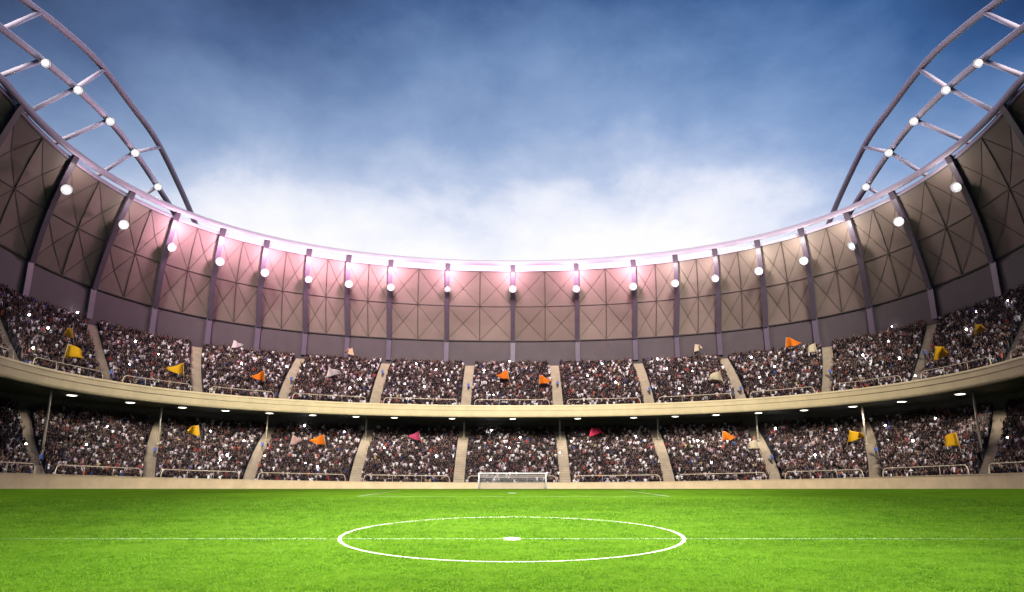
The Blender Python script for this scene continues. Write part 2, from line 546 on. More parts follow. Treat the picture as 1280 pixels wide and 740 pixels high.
def build_tier(tier, root):
    a, b, f, g_ = TIER[tier]
    n = ROWS[tier]
    # stepped terrace
    mb = MB()
    def prof(t):
        z0, z1 = f(t), g_(t); out = []
        for i in range(n):
            r0, r1 = a + (b-a)*i/n, a + (b-a)*(i+1)/n
            z = z0 + (z1-z0)*i/n
            out += [(r0, z), (r1, z)]
        out += [(b, z1)]
        return out
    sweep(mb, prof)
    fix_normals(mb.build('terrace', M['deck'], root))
    # stairways
    for t0, t1 in AIS[tier]:
        s = MB(); ns = n * 2
        rows = []
        for i in range(ns + 1):
            k = i / ns
            r, p = deck(tier, k, t0 + (t1-t0)*k)
            th = t0 + (t1-t0)*k
            ox, oy = outward(th)
            side = Vector((oy, -ox, 0)) * AW[tier]
            rise = (g_(th) - f(th)) / ns
            zz = p.z + .22
            for z in (zz - rise, zz):
                base = Vector((p.x, p.y, 0))
                lo = Vector((0, 0, p.z - 1.2))
                rows.append([base - side + lo, base - side + Vector((0, 0, z)), base + side + Vector((0, 0, z)), base + side + lo])
        s.quad_grid(rows)
        fix_normals(s.build('stairway', M['stair'], root))
    # front railings, one for each block of seats
    L = AIS[tier]
    zf = Z_FT if tier == 'upper' else Z_WT
    rr = a - .25 if tier == 'lower' else a - .45
    for (p0, _), (q0, _) in zip(L[:-1], L[1:]):
        gap = (AW[tier] + .75) / R0
        t0, t1 = p0 + gap, q0 - gap
        hgt = 1.15 if tier == 'upper' else 1.2
        mb = MB(); pts = []
        c = .55 / R0
        def P(t, z): return Vector((*plan(rr, t), zf(t) + z))
        pts += [P(t0, -.2), P(t0, hgt - .75), P(t0 + c*.3, hgt - .25), P(t0 + c, hgt)]
        m = 24
        pts += [P(t0 + c + (t1 - t0 - 2*c) * k / m, hgt) for k in range(1, m)]
        pts += [P(t1 - c, hgt), P(t1 - c*.3, hgt - .25), P(t1, hgt - .75), P(t1, -.2)]
        mb.tube(pts, .068, 6)
        for k in (.33, .67):
            tm = t0 + (t1-t0)*k
            mb.tube([P(tm, -.2), P(tm, hgt)], .035, 5)
        mb.build('railing', M['rail'], root, True)

lower = thing('lower_grandstand', 'lower tier of stands under the balcony packed with spectators', 'grandstand', (0, YC + LR0, 0))
upper = thing('upper_grandstand', 'upper tier of stands on the cream balcony below the roof', 'grandstand', (0, YC + UR0, 0))
bpy.context.view_layer.update()
def keep(root):
    """children are given in world coordinates"""
    for c in root.children:
        c.matrix_parent_inverse = Matrix.Translation(-root.location)
build_tier('lower', lower)
build_tier('upper', upper)
mb = MB()
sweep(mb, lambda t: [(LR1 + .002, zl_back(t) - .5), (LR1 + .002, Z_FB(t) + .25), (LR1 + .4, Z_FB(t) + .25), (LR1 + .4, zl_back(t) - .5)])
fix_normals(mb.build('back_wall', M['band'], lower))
# balcony front with lip, groove and rounded foot
mb = MB()
def fas(t):
    zt, zb = Z_FT(t), Z_FB(t); h = zt - zb
    return [(62.55, zt - 1.0), (62.55, zt - .05), (62.5, zt), (61.95, zt), (61.86, zt - .05), (61.84, zt - .12*h), (61.9, zt - .16*h), (61.93, zt - .44*h), (62.02, zt - .455*h), (62.02, zt - .50*h),
            (61.95, zt - .515*h), (62.0, zt - .86*h), (62.1, zt - .97*h), (62.25, zb), (62.6, zb), (62.6, zb + .4)]
sweep(mb, fas)
fix_normals(mb.build('balcony_front', M['fascia'], upper))
mb = MB()
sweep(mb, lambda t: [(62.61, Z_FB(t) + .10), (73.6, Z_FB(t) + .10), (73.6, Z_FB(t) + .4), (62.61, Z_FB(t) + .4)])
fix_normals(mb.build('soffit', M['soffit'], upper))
# posts under the balcony, standing in the lower stairways
for (o, y, yt, ot) in [(60, 549, 521, 59.5), (183, 549, 520, 183), (307.5, 550, 517, 307), (443, 555, 504, 441), (587, 565, 482, 581)]:
    for s in (-1, 1):
        t, th, p = on_tier('lower', 640 + s * o, y, .25)
        mb = MB(); zt = Z_FB(th) + .1
        mb.tube([(p.x, p.y, p.z), (p.x, p.y, zt)], .15, 10)
        mb.tube([(p.x, p.y, p.z + .2), (p.x, p.y, p.z + .34)], .28, 10)
        mb.build('support_post', M['pole'], upper, True)
# dark wall behind the upper rows
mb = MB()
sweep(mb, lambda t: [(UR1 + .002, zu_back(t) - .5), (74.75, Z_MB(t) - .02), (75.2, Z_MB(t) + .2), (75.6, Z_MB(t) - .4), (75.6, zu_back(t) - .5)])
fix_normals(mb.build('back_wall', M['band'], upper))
keep(lower); keep(upper)

# ------------------------------------------------------------------ roof
roof = thing('stadium_roof', 'curved fabric roof leaning in over the stands with dark ribs', 'roof', (0, YC + 72, 0))
RIB_O = [(1, 327, 1, 426), (80, 326, 82, 426), (151, 322.5, 154, 423), (203.5, 317, 206, 419), (253, 311, 259, 414.5), (306, 300, 318, 409), (361, 288, 379, 401), (418, 264, 447, 382), (475, 240, 524, 361), (545, 190, 602, 325)]
ribs = []
for i, (o, y, o2, y2) in enumerate(RIB_O):
    ribs.append((th_at(640 + o, y, 64), th_at(640 + o2, y2, RMB)))
d = ribs[-1][0] - ribs[-2][0]
while ribs[-1][0] + d < TH_END:
    ribs.append((ribs[-1][0] + d, ribs[-1][1] + d))
RIBS = [(-p, -q) for p, q in reversed(ribs[1:])] + ribs
CENTRE = len(ribs) - 1

def mem(th0, th1, k, off=0.0):
    """point on the membrane, k = 0 at the rim edge, 1 at the foot; off moves it out of the bowl"""
    th = th0 + (th1 - th0) * k
    r = 64.6 + (RMB - 64.6) * k
    x, y = plan(r, th)
    z = Z_MT(th0) + (Z_MB(th1) - Z_MT(th0)) * k
    # a gentle sag of the roof line
    sag = .35 * math.sin(math.pi * k)
    ox, oy = outward(th)
    n = (ox * .85, oy * .85, .5)
    d = off + sag
    return Vector((x + n[0]*d, y + n[1]*d, z + n[2]*d))

for (p0, p1), (q0, q1) in zip(RIBS[:-1], RIBS[1:]):
    # fabric: 2 x 2 pillows, each a shallow pyramid split along its diagonals
    mb = MB()
    def at(a, k, off=0.0):
        return mem(p0 + (q0-p0)*a, p1 + (q1-p1)*a, k, off)
    for ia in range(2):
        for ik in range(2):
            a0, a1, k0, k1 = ia*.5, ia*.5+.5, ik*.5, ik*.5+.5
            am, km = (a0+a1)/2, (k0+k1)/2
            b = len(mb.v)
            c = at(am, km, .13 + .08 * random.random())
            cs = [at(a0, k0), at(a1, k0), at(a1, k1), at(a0, k1)]
            ms = [at(am, k0), at(a1, km), at(am, k1), at(a0, km)]
            ring8 = [cs[0], ms[0], cs[1], ms[1], cs[2], ms[2], cs[3], ms[3]]
            mb.v.append(tuple(c)); mb.v += [tuple(q) for q in ring8]
            for j in range(8):
                mb.f.append((b, b + 1 + j, b + 1 + (j+1) % 8))
    o = mb.build('membrane_panel', M['membrane'], roof)
    sm = o.modifiers.new('thickness', 'SOLIDIFY'); sm.thickness = .06; sm.offset = 0
    # steel behind each bay: middle post, cross bar, diagonal cables
    mb = MB()
    def line(a0, k0, a1, k1, rad, n=8, off=-.05):
        mb.tube([at(a0 + (a1-a0)*i/n, k0 + (k1-k0)*i/n, off) for i in range(n+1)], rad, 5)
    line(.5, 0, .5, 1, .085); line(0, .5, 1, .5, .085); 
    line(0, .0, 1, .0, .10, off=-.02); line(0, 1, 1, 1, .16)
    for ia in range(2):
        for ik in range(2):
            a0, a1, k0, k1 = ia*.5, ia*.5+.5, ik*.5, ik*.5+.5
            for (s0, s1) in (((a0, k0), (a1, k1)), ((a1, k0), (a0, k1))):
                # cables lie on the pillow: bend at its middle
                pm = at((a0+a1)/2, (k0+k1)/2, .07)
                mb.tube([at(s0[0], s0[1], -.05), pm, at(s1[0], s1[1], -.05)], .028, 4)
    mb.build('bracing', M['mullion'], roof)
# edge beam on the membrane top
mb = MB()
TR = [TH_END * .985 * (2 * k / 150 - 1) for k in range(151)]
sweep(mb, lambda t: [(64.3, Z_MT(t) + .02), (64.3, Z_MT(t) + .52), (64.95, Z_MT(t) + .52), (64.95, Z_MT(t) + .02), (64.3, Z_MT(t) + .02)], TR)
fix_normals(mb.build('edge_beam', M['arch'], roof))
mb = MB()
mb.tube([(*plan(63.8, t), Z_RIM(t)) for t in TR], .50, 10)
mb.build('rim_tube', M['rim'], roof, True)
for p0, p1 in RIBS:
    mb = MB()
    pts = [Vector((*plan(64.0, p0), Z_RIM(p0) + .1))]
    for k in range(0, 9):
        pts.append(mem(p0, p1, k/8, -.1))
    # down the dark wall
    pe = Vector((*plan(74.7, p1), Z_MB(p1) + .1)); pf = Vector((*plan(74.75, p1), Z_CT(p1) + 1.0)); pg = Vector((*plan(74.8, p1), Z_CT(p1) - .8))
    ox, oy = outward(p1)
    nrm = [(-ox*.8, -oy*.8, -.5)] * 10
    side = [(oy, -ox, 0)] * 12
    mb.beam(pts, nrm, side[:10], .46, .55)
    mb.build('rib', M['rib'], roof)
    mb = MB()
    mb.beam([pe, pf, pg], [(-ox, -oy, 0)] * 3, side[:3], .5, .4)
    mb.build('rib_foot', M['rib'], roof)
keep(roof)

# ------------------------------------------------------------------ roof arches over the sides
def unproject(x, y, Xp):
    q, k = ray(x, y)
    Y = Xp / q
    return Vector((Xp, Y, HCAM + k * Y))
OUT = [(247, 292), (245, 282), (227, 239), (197, 178), (166, 134), (122, 77), (76, 35), (30, 0)]
INN = [(222, 276), (219, 268), (197, 233), (168, 190), (136, 150), (95, 110), (53, 75), (0, 34)]
def smooth_curve(P, n=60):
    """a smooth space curve fitted to points, run on past the frame"""
    Y = np.array([p.y for p in P]); Z = np.array([p.z for p in P])
    c = np.polyfit(Y, Z, 3)
    return c
def arch(s):
    side_word = 'left' if s < 0 else 'right'
    root = thing('roof_arch', 'lilac steel arch truss rising over the %s side of the roof' % side_word, 'roof truss', (s * 64, 100, 40), 'steel arches carrying lights above the roof')
    XO, XI = 66.0, 62.5
    chord = {}
    for nm, pts, Xp, rad in (('outer_chord', OUT, XO, .52), ('inner_chord', INN, XI, .48)):
        P = [unproject(x, y, -Xp) for x, y in pts]
        # past the frame: mirror the climb about the crown
        Pm = list(P)
        last, prev = P[-1], P[-2]
        step = last - prev
        slope = step.z / step.y
        q = last.copy()
        for i in range(14):
            slope = slope + .012 * 1.0 * (1 if True else 0)
            q = q + Vector((0, -4.0, -4.0 * slope))
            Pm.append(q.copy())
        foot = P[0] + (P[0] - P[1]).normalized() * 6
        Pm = [foot] + Pm
        # Catmull-Rom
        out = []
        for i in range(len(Pm) - 1):
            a, b, c, d = Pm[max(i-1, 0)], Pm[i], Pm[i+1], Pm[min(i+2, len(Pm)-1)]
            for k in range(6):
                t = k / 6
                out.append(.5 * ((2*b) + (c - a)*t + (2*a - 5*b + 4*c - d)*t*t + (3*b - a - 3*c + d)*t**3))
        out.append(Pm[-1])
        out = [Vector((-s * p.x, p.y, p.z)) for p in out]
        mb = MB(); mb.tube(out, rad, 10)
        mb.build(nm, M['arch'], root, True)
    def po(x, y): p = unproject(x, y, -XO); return Vector((-s*p.x, p.y, p.z))
    def pi(x, y): p = unproject(x, y, -XI); return Vector((-s*p.x, p.y, p.z))
    def pr(x, y): p = unproject(x, y, -65.0); return Vector((-s*p.x, p.y, p.z))
    nodes = INN[2:7]
    for a, b in ((po(130, 87), pi(95, 110)), (po(200, 184), pi(168, 190)), (po(49, 16), pi(4, 36)),
                 (pi(95, 110), pr(24, 146)), (pi(136, 150), pr(70, 178)), (pi(168, 190), pr(122, 219)), (pi(53, 75), pr(-6, 97)), (pi(197, 233), pr(176, 246))):
        mb = MB(); mb.tube([a, b], .33, 8); mb.build('strut', M['arch'], root, True)
    # struts past the frame are left to the chords' own length
    keep(root)
    return [pi(x, y) for x, y in nodes]

nodesL = arch(-1); nodesR = arch(1)

# ------------------------------------------------------------------ floodlights
def make_floodlight():
    root = thing('floodlight', None, 'floodlight')
    mb = MB(); mb.lathe([(.02, 1.0), (.42, .95), (.50, .55), (.80, .30), (1.12, .06), (1.30, -.16), (1.34, -.16), (1.34, -.22), (1.26, -.20)])
    mb.build('housing', M['housing'], root, True)
    mb = MB(); mb.lathe([(1.27, -.19), (1.08, .02), (.78, .24), (.40, .36), (.001, .38)])  # dish added and shaped so its lit falloff imitates a glow halo
    mb.build('reflector', M['dish'], root, True)
    mb = MB(); mb.lathe([(.20, .34), (.34, .22), (.46, .0), (.48, -.16), (.40, -.36), (.22, -.50), (.001, -.54)])
    mb.build('lens', M['lamp'], root, True)
    mb = MB(); mb.tube([(-1.30, 0, 0), (-1.25, .6, 0), (-.5, 1.25, 0), (.5, 1.25, 0), (1.25, .6, 0), (1.30, 0, 0)], .07, 6)
    mb.build('bracket', M['housing'], root, True)
    return root
proto = make_floodlight()
def spot(root, col, loc, aim, added_wash):
    d = bpy.data.lights.new('floodlight_beam', 'SPOT')
    dist = (Vector(aim) - Vector(loc)).length
    rad = .40 * aim[1] + 2.2                       # lit pool on the turf
    sin_el = (loc[2] - aim[2]) / dist
    d.energy = .52 * 4 * math.pi * dist * dist / sin_el
    d.color = col; d.spot_size = 2 * math.atan(rad * 1.25 / dist); d.spot_blend = 1.0; d.shadow_soft_size = .9
    o = bpy.data.objects.new('floodlight_beam', d); COL.objects.link(o)
    o.parent = root; o.location = (0, -1.0, 0); o.rotation_euler = (R(-90), 0, 0)   # shines along local -Y
    p = bpy.data.lights.new('added_membrane_wash', 'POINT')  # added point light, hung clear of the lamp to brighten the membrane
    p.energy = added_wash[1]; p.color = added_wash[0]; p.shadow_soft_size = .5
    o = bpy.data.objects.new('added_membrane_wash', p); COL.objects.link(o)
    o.parent = root
    flat = Vector((loc[0], loc[1] - YC, 0)).normalized()
    off = -flat * 3.0 + Vector((0, 0, .8))                       # in towards the pitch and a little up
    o.location = root.rotation_euler.to_matrix().transposed() @ off / root.scale[0]
used = [False]
def place_flood(loc, aim, label, group, scale, col=(1, .97, .92), added_wash=((1, .9, .85), 500), pinkish=False):
    o = proto if not used[0] else copy_tree(proto)
    used[0] = True
    o.location = loc
    d = (Vector(aim) - Vector(loc)).normalized()
    o.rotation_euler = d.to_track_quat('-Y', 'Z').to_euler()
    o.scale = (scale,) * 3
    tag(o, label, 'floodlight', group)
    if pinkish:
        for c in o.children:
            if c.name.startswith('lens'):
                c.material_slots[0].link = 'OBJECT'; c.material_slots[0].material = M['lamp_flare_tint']
    lights.append((o, col, loc, aim, added_wash))
lights = []
ORD = ['first', 'second', 'third', 'fourth', 'fifth', 'sixth', 'seventh', 'eighth', 'ninth', 'tenth']
LAMPS = [(88,237),(165,281),(228,309),(281,327),(336,341),(390,349),(444,355),(491,359),(565,361),(641,361),(722,361),(792,358),(844,354),(895,348),(948,339),(1004,326),(1065,307),(1128,277),(1201,234)]
for i, (lx, ly) in enumerate(LAMPS):
    p0, p1 = RIBS[CENTRE - 9 + i]
    best = None
    for k in range(201):
        q = mem(p0, p1, k/200, -1.7)
        e = abs(pix(*q)[1] - ly)
        if best is None or e < best[0]: best = (e, q)
    q = best[1]
    # keep it on its rib's line of sight
    ax, _ = ray(lx, ly)
    if i < 9: lab = 'white floodlight on the %s roof rib from the left arch side' % ORD[i]
    elif i == 9: lab = 'white floodlight on the middle roof rib straight above the goal'
    else: lab = 'white floodlight on the %s roof rib from the right arch side' % ORD[18 - i]
    if i < 9: lab = 'white floodlight on the %s lit roof rib counted from the left' % ORD[i]
    elif i > 9: lab = 'white floodlight on the %s lit roof rib counted from the right' % ORD[18 - i]
    pink = (1.0, .58, .78) if 2 <= i <= 11 else ((1.0, .86, .86) if i < 14 else (1, .95, .86))  # pink added to imitate lens flare over the membrane
    AIMY = 15.0 * (120 / 15.0) ** (((i * 7) % 19) / 18)
    place_flood(q, (0, AIMY, 0), lab, 'floodlights along the roof ribs', .6, (1, .97, .92), (pink, 1350 if 2 <= i <= 11 else (560 if 1 < i < 17 else 220)), pinkish=(2 <= i <= 10))
NODE_LAB = ['lowest', 'second lowest', 'middle', 'second highest', 'highest']
for nodes, word in ((nodesL, 'left'), (nodesR, 'right')):
    for i, p in enumerate(nodes):
        aim = Vector((0, 18 + 9 * i, 0)); d = (aim - p).normalized()
        place_flood(p + d * 1.2, aim, 'bluish white floodlight, %s of five on the %s steel arch' % (NODE_LAB[i], word), 'floodlights on the steel arches', .5, (.9, .97, .95), ((.8, .92, 1), 30))
for a_ in lights: spot(*a_)

# ------------------------------------------------------------------ lamps under the balcony
DL = [90, 163, 228, 282, 337, 391, 445, 493, 565, 641, 722, 792, 844, 895, 948, 1005, 1066, 1127, 1200]
dl0 = thing('ceiling_light', None, 'ceiling light')
mb = MB(); mb.lathe([(.75, .0), (.85, 0), (.85, -.12), (.70, -.12)], 'z'); mb.build('rim_ring', M['housing'], dl0, True)
mb = MB(); mb.lathe([(.70, -.09), (.45, -.14), (.001, -.16)], 'z'); mb.build('lens', M['downlight'], dl0, True)
for i, x in enumerate(DL):
    o = dl0 if i == 0 else copy_tree(dl0)
    rr = 66.0
    y = 524.0
    for _ in range(6):
        th = th_at(x, y, rr); px_, py_ = plan(rr, th); y = pix(px_, py_, Z_FB(th) + .1)[1]
    o.location = (px_, py_, Z_FB(th) + .098)
    lab = ('lit flat lamp under the balcony, %s counted from the left' % ORD[i]) if i < 9 else ('lit flat lamp under the balcony right above the goal' if i == 9 else 'lit flat lamp under the balcony, %s counted from the right' % ORD[18 - i])
    tag(o, lab, 'ceiling light', 'flat lamps under the balcony')
    d = bpy.data.lights.new('downlight_beam', 'SPOT'); d.energy = 650; d.color = (1, .92, .8); d.spot_size = R(150); d.spot_blend = .6; d.shadow_soft_size = .6
    lo = bpy.data.objects.new('downlight_beam', d); COL.objects.link(lo); lo.parent = o; lo.location = (0, 0, -.3)

# ------------------------------------------------------------------ goal
GY = 144.0
gx0, gx1 = ray(598.5, 609)[0] * GY, ray(682.5, 609)[0] * GY
gz = HCAM + ray(640, 591.7)[1] * GY
goal = thing('football_goal', 'white football goal with net standing before the far wall', 'goal', ((gx0+gx1)/2, GY, 0))
gb = .14
for gx in (gx0, gx1):
    mb = MB(); mb.tube([(gx, GY, 0), (gx, GY, gz)], gb, 10); mb.build('post', M['white'], goal, True)
mb = MB(); mb.tube([(gx0 - gb, GY, gz), (gx1 + gb, GY, gz)], gb, 10); mb.build('crossbar', M['white'], goal, True)
for gx in (gx0, gx1):
    mb = MB(); mb.tube([(gx, GY, gz), (gx, GY + .9, gz - .15), (gx, GY + 1.9, .05)], .05, 6); mb.build('net_support', M['white'], goal, True)
mb = MB(); mb.tube([(gx0, GY + 1.2, gz - .72), (gx1, GY + 1.2, gz - .72)], .05, 6); mb.build('back_bar', M['white'], goal, True)
mb = MB()
prof = [(GY, gz), (GY + .9, gz - .15), (GY + 1.9, .03)]
def npt(x, k):
    if k < .3: a, b, t = prof[0], prof[1], k / .3
    else: a, b, t = prof[1], prof[2], (k - .3) / .7
    return (x, a[0] + (b[0]-a[0])*t, a[1] + (b[1]-a[1])*t)
nx = 60
for i in range(nx + 1):
    x = gx0 + (gx1-gx0) * i / nx
    mb.tube([npt(x, k/6) for k in range(7)], .014, 3, False)
for k in range(0, 15):
    mb.tube([npt(gx0, k/14), npt(gx1, k/14)], .014, 3, False)
for gx in (gx0, gx1):
    for k in range(1, 10):
        z = gz * k / 10
        mb.tube([(gx, GY, z), (gx, GY + 1.9 * (1 - z / gz) ** .8, z)], .014, 3, False)
mb.build('net', M['net'], goal)
keep(goal)

# ------------------------------------------------------------------ people
def body(pose):
    """one continuous low figure: quads (8 rings of 6) with arms; returns verts, quads and a code per quad:
    0 shirt, 1 trousers, 2 skin, 3 hair"""
    rings = [(0.0, .17, .12, 0), (.80, .19, .14, 0), (.95, .17, .12, 0), (1.25, .22, .13, 0), (1.40, .20, .11, 0), (1.46, .065, .065, 0), (1.52, .075, .09, .0), (1.62, .095, .115, .01), (1.72, .06, .08, .01)]
    V, Fq, code = [], [], []
    for z, rx, ry, oy in rings:
        for k in range(6):
            a = math.pi / 6 + math.pi * k / 3
            V.append((rx * math.cos(a), oy + ry * math.sin(a), z))
    nr = len(rings)
    for i in range(nr - 1):
        for k in range(6):
            k2 = (k + 1) % 6
            Fq.append((i*6+k, i*6+k2, (i+1)*6+k2, (i+1)*6+k))
            if i < 1: c = 1
            elif i < 4: c = 0
            elif i == 4: c = 2
            else:
                front = k in (3, 4, 5)       # faces looking along -y
                c = 2 if (front and i < 7) else 3
            code.append(c)
    top = (nr - 1) * 6
    Fq.append((top, top+1, top+2, top+3)); code.append(3)
    Fq.append((top, top+3, top+4, top+5)); code.append(3)
    def limb(pts, rads, codes):
        b = len(V)
        for (x, y, z), r in zip(pts, rads):
            for dx, dy in ((-1, -1), (1, -1), (1, 1), (-1, 1)):
                V.append((x + dx*r, y + dy*r, z))
        for i in range(len(pts) - 1):
            for k in range(4):
                k2 = (k + 1) % 4
                Fq.append((b+i*4+k, b+i*4+k2, b+(i+1)*4+k2, b+(i+1)*4+k)); code.append(codes[i])
        e = b + (len(pts)-1)*4
        Fq.append((e, e+1, e+2, e+3)); code.append(codes[-1])
    for s in (-1, 1):
        if pose == 'down': limb([(s*.2, 0, 1.38), (s*.27, .02, 1.10), (s*.25, -.12, .86)], (.055, .045, .04), (0, 2))
        elif pose == 'up': limb([(s*.19, 0, 1.36), (s*.33, -.05, 1.55), (s*.30, -.08, 1.90)], (.055, .045, .04), (0, 2))
        elif pose == 'clap': limb([(s*.2, 0, 1.36), (s*.26, -.12, 1.12), (s*.04, -.36, 1.25)], (.055, .045, .04), (0, 2))
        elif pose == 'one': limb([(s*.19, 0, 1.36), (s*.30, -.06, 1.58 if s > 0 else 1.1), (s*.28, -.1, 1.9 if s > 0 else .9)], (.055, .045, .04), (0, 2))
    return np.array(V), np.array(Fq), np.array(code)
POSES = [body(p) for p in ('down', 'clap', 'up', 'one')]
SHIRTS = np.array([(.012,.010,.016),(.022,.016,.028),(.035,.024,.035),(.010,.010,.028),(.07,.07,.08),(.15,.15,.16),(.80,.75,.78),(1.1,1.05,1.08),(.72,.56,.64),(.40,.05,.05),(.55,.12,.08),(.42,.22,.20),(.05,.09,.28),(.30,.22,.16),(.6,.5,.2)])
SW = np.array([22,20,15,12,6,3,4,7,7,1.8,.9,1.8,1.6,.8,.3]); SW = SW / SW.sum()
SKIN = np.array([(.24,.14,.11),(.17,.09,.07),(.08,.04,.03),(.34,.22,.18)])
HAIR = np.array([(.010,.008,.007),(.02,.013,.010),(.05,.028,.015),(.16,.10,.05),(.012,.012,.014)])

def crowd(tier):
    a, b, f, g_ = TIER[tier]
    n = ROWS[tier]; pl = []
    AL = AIS[tier]
    tmax = R(118)
    for i in range(n):
        k = (i + .5) / n; r = a + (b-a)*k
        zk = i / n
        edges = [(p + (q-p)*k) for p, q in AL]
        step = .43 / r
        t = -tmax + rng.random() * step
        while t < tmax:
            t += step * (.9 + .2 * rng.random())
            if min(abs(t - e) for e in edges) * r < AW[tier] + .22: continue
            if rng.random() < .03: continue
            x, y = plan(r + rng.normal(0, .07), t)
            z = f(t) + (g_(t) - f(t)) * zk
            pl.append((x, y, z, t))
    pl = np.array(pl)
    N = len(pl)
    pid = rng.choice(4, N, p=[.5, .25, .15, .10])
    Vs, Fs, Cs = [], [], []; base = 0
    shirt = SHIRTS[rng.choice(len(SHIRTS), N, p=SW)] * (.8 + .4*rng.random((N, 1)))
    skin = SKIN[rng.choice(4, N, p=[.4, .25, .15, .2])]
    hair = HAIR[rng.choice(5, N, p=[.35, .25, .15, .08, .17])]
    shirt = np.where(shirt.max(1, keepdims=True) < .2, shirt * .75, shirt)
    trous = np.tile(np.array([[.015, .016, .022]]), (N, 1)) * (.6 + 2*rng.random((N, 1)))
    for p in range(4):
        V, Fq, code = POSES[p]
        idx = np.where(pid == p)[0]; m = len(idx)
        P = pl[idx]
        th = np.clip(P[:, 3], -np.pi/2, np.pi/2)
        ang = -th + rng.normal(0, .35, m)
        s = (.94 + .14*rng.random(m)); bw = .84 + .18*rng.random(m)
        seated = np.where(rng.random(m) < .35, -.28, 0.0)
        ca, sa = np.cos(ang), np.sin(ang)
        vx = V[None, :, 0] * bw[:, None]; vy = V[None, :, 1]
        X = P[:, 0:1] + (vx*ca[:, None] - vy*sa[:, None]) * s[:, None]
        Y = P[:, 1:2] + (vx*sa[:, None] + vy*ca[:, None]) * s[:, None]
        Z = P[:, 2:3] + V[None, :, 2]*s[:, None] + seated[:, None]
        Vs.append(np.stack([X, Y, Z], 2).reshape(-1, 3))
        Fs.append((Fq[None] + (np.arange(m)*len(V))[:, None, None] + base).reshape(-1, 4)); base += m*len(V)
        pal = np.stack([shirt[idx], trous[idx], skin[idx], hair[idx]], 1)
        Cs.append(pal[:, code].reshape(-1, 3))
    o = np_mesh('crowd', np.concatenate(Vs), np.concatenate(Fs), np.clip(np.concatenate(Cs) * .68, 0, .9), M['crowd'])
    print('crowd', tier, N)
    return o, pl
crl, pl_low = crowd('lower')
tag(crl, 'packed crowd in dark and white clothes filling the lower tier', 'crowd', kind='stuff')
cru, pl_up = crowd('upper')
tag(cru, 'packed crowd in dark and white clothes filling the upper tier', 'crowd', kind='stuff')

# camera flashes among the spectators
FU = [(34,394),(58,410),(39,435),(95,391),(168,427),(160,456),(197,443),(301,455),(336,451),(357,458),(450,474),(437,485),(520,455),(506,480),(545,462),(530,484),(605,463),(637,452),(617,494),(753,455),(735,470),(822,449),(834,461),(866,464),(850,486),(940,447),(969,459),(950,472),(969,458),(1080,444),(1112,427),(1126,448),(1119,404),(1146,470),(1210,412),(1222,390),(1262,376),(560,475),(770,478)]
FL = [(30,555),(133,533),(106,556),(262,539),(274,575),(283,569),(304,551),(380,532),(430,540),(381,579),(396,583),(480,560),(614,538),(650,547),(613,575),(637,560),(795,545),(760,560),(873,551),(890,578),(970,536),(1046,537),(1020,569),(1108,532),(1171,523),(1143,551),(1262,547),(700,566),(545,570),(330,570)]
fl0 = None
for tier, L in (('upper', FU), ('lower', FL)):
    for x, y in L:
        t, th, p = on_tier(tier, x, y, 1.72)
        if t > .96: p = deck(tier, .96, th)[1]
        if fl0 is None:
            mb = MB(); mb.lathe([(.001, -.13), (.09, -.1), (.13, 0), (.09, .1), (.001, .13)], 'z', 10)
            fl0 = mb.build('camera_flash', M['flash'], None, True); o = fl0
        else:
            o = fl0.copy(); COL.objects.link(o)
        ox, oy = outward(th)
        o.location = (p.x - ox*.3, p.y - oy*.3, p.z + 1.75)
        sc = random.choice((.75, 1.0, 1.25)) * (1.0 if abs(th) < 1.0 else .8)
        o.scale = (sc,)*3
        tag(o, 'tiny white camera flash firing among the crowd in the %s tier' % tier, 'camera flash', 'camera flashes in the %s crowd' % tier)

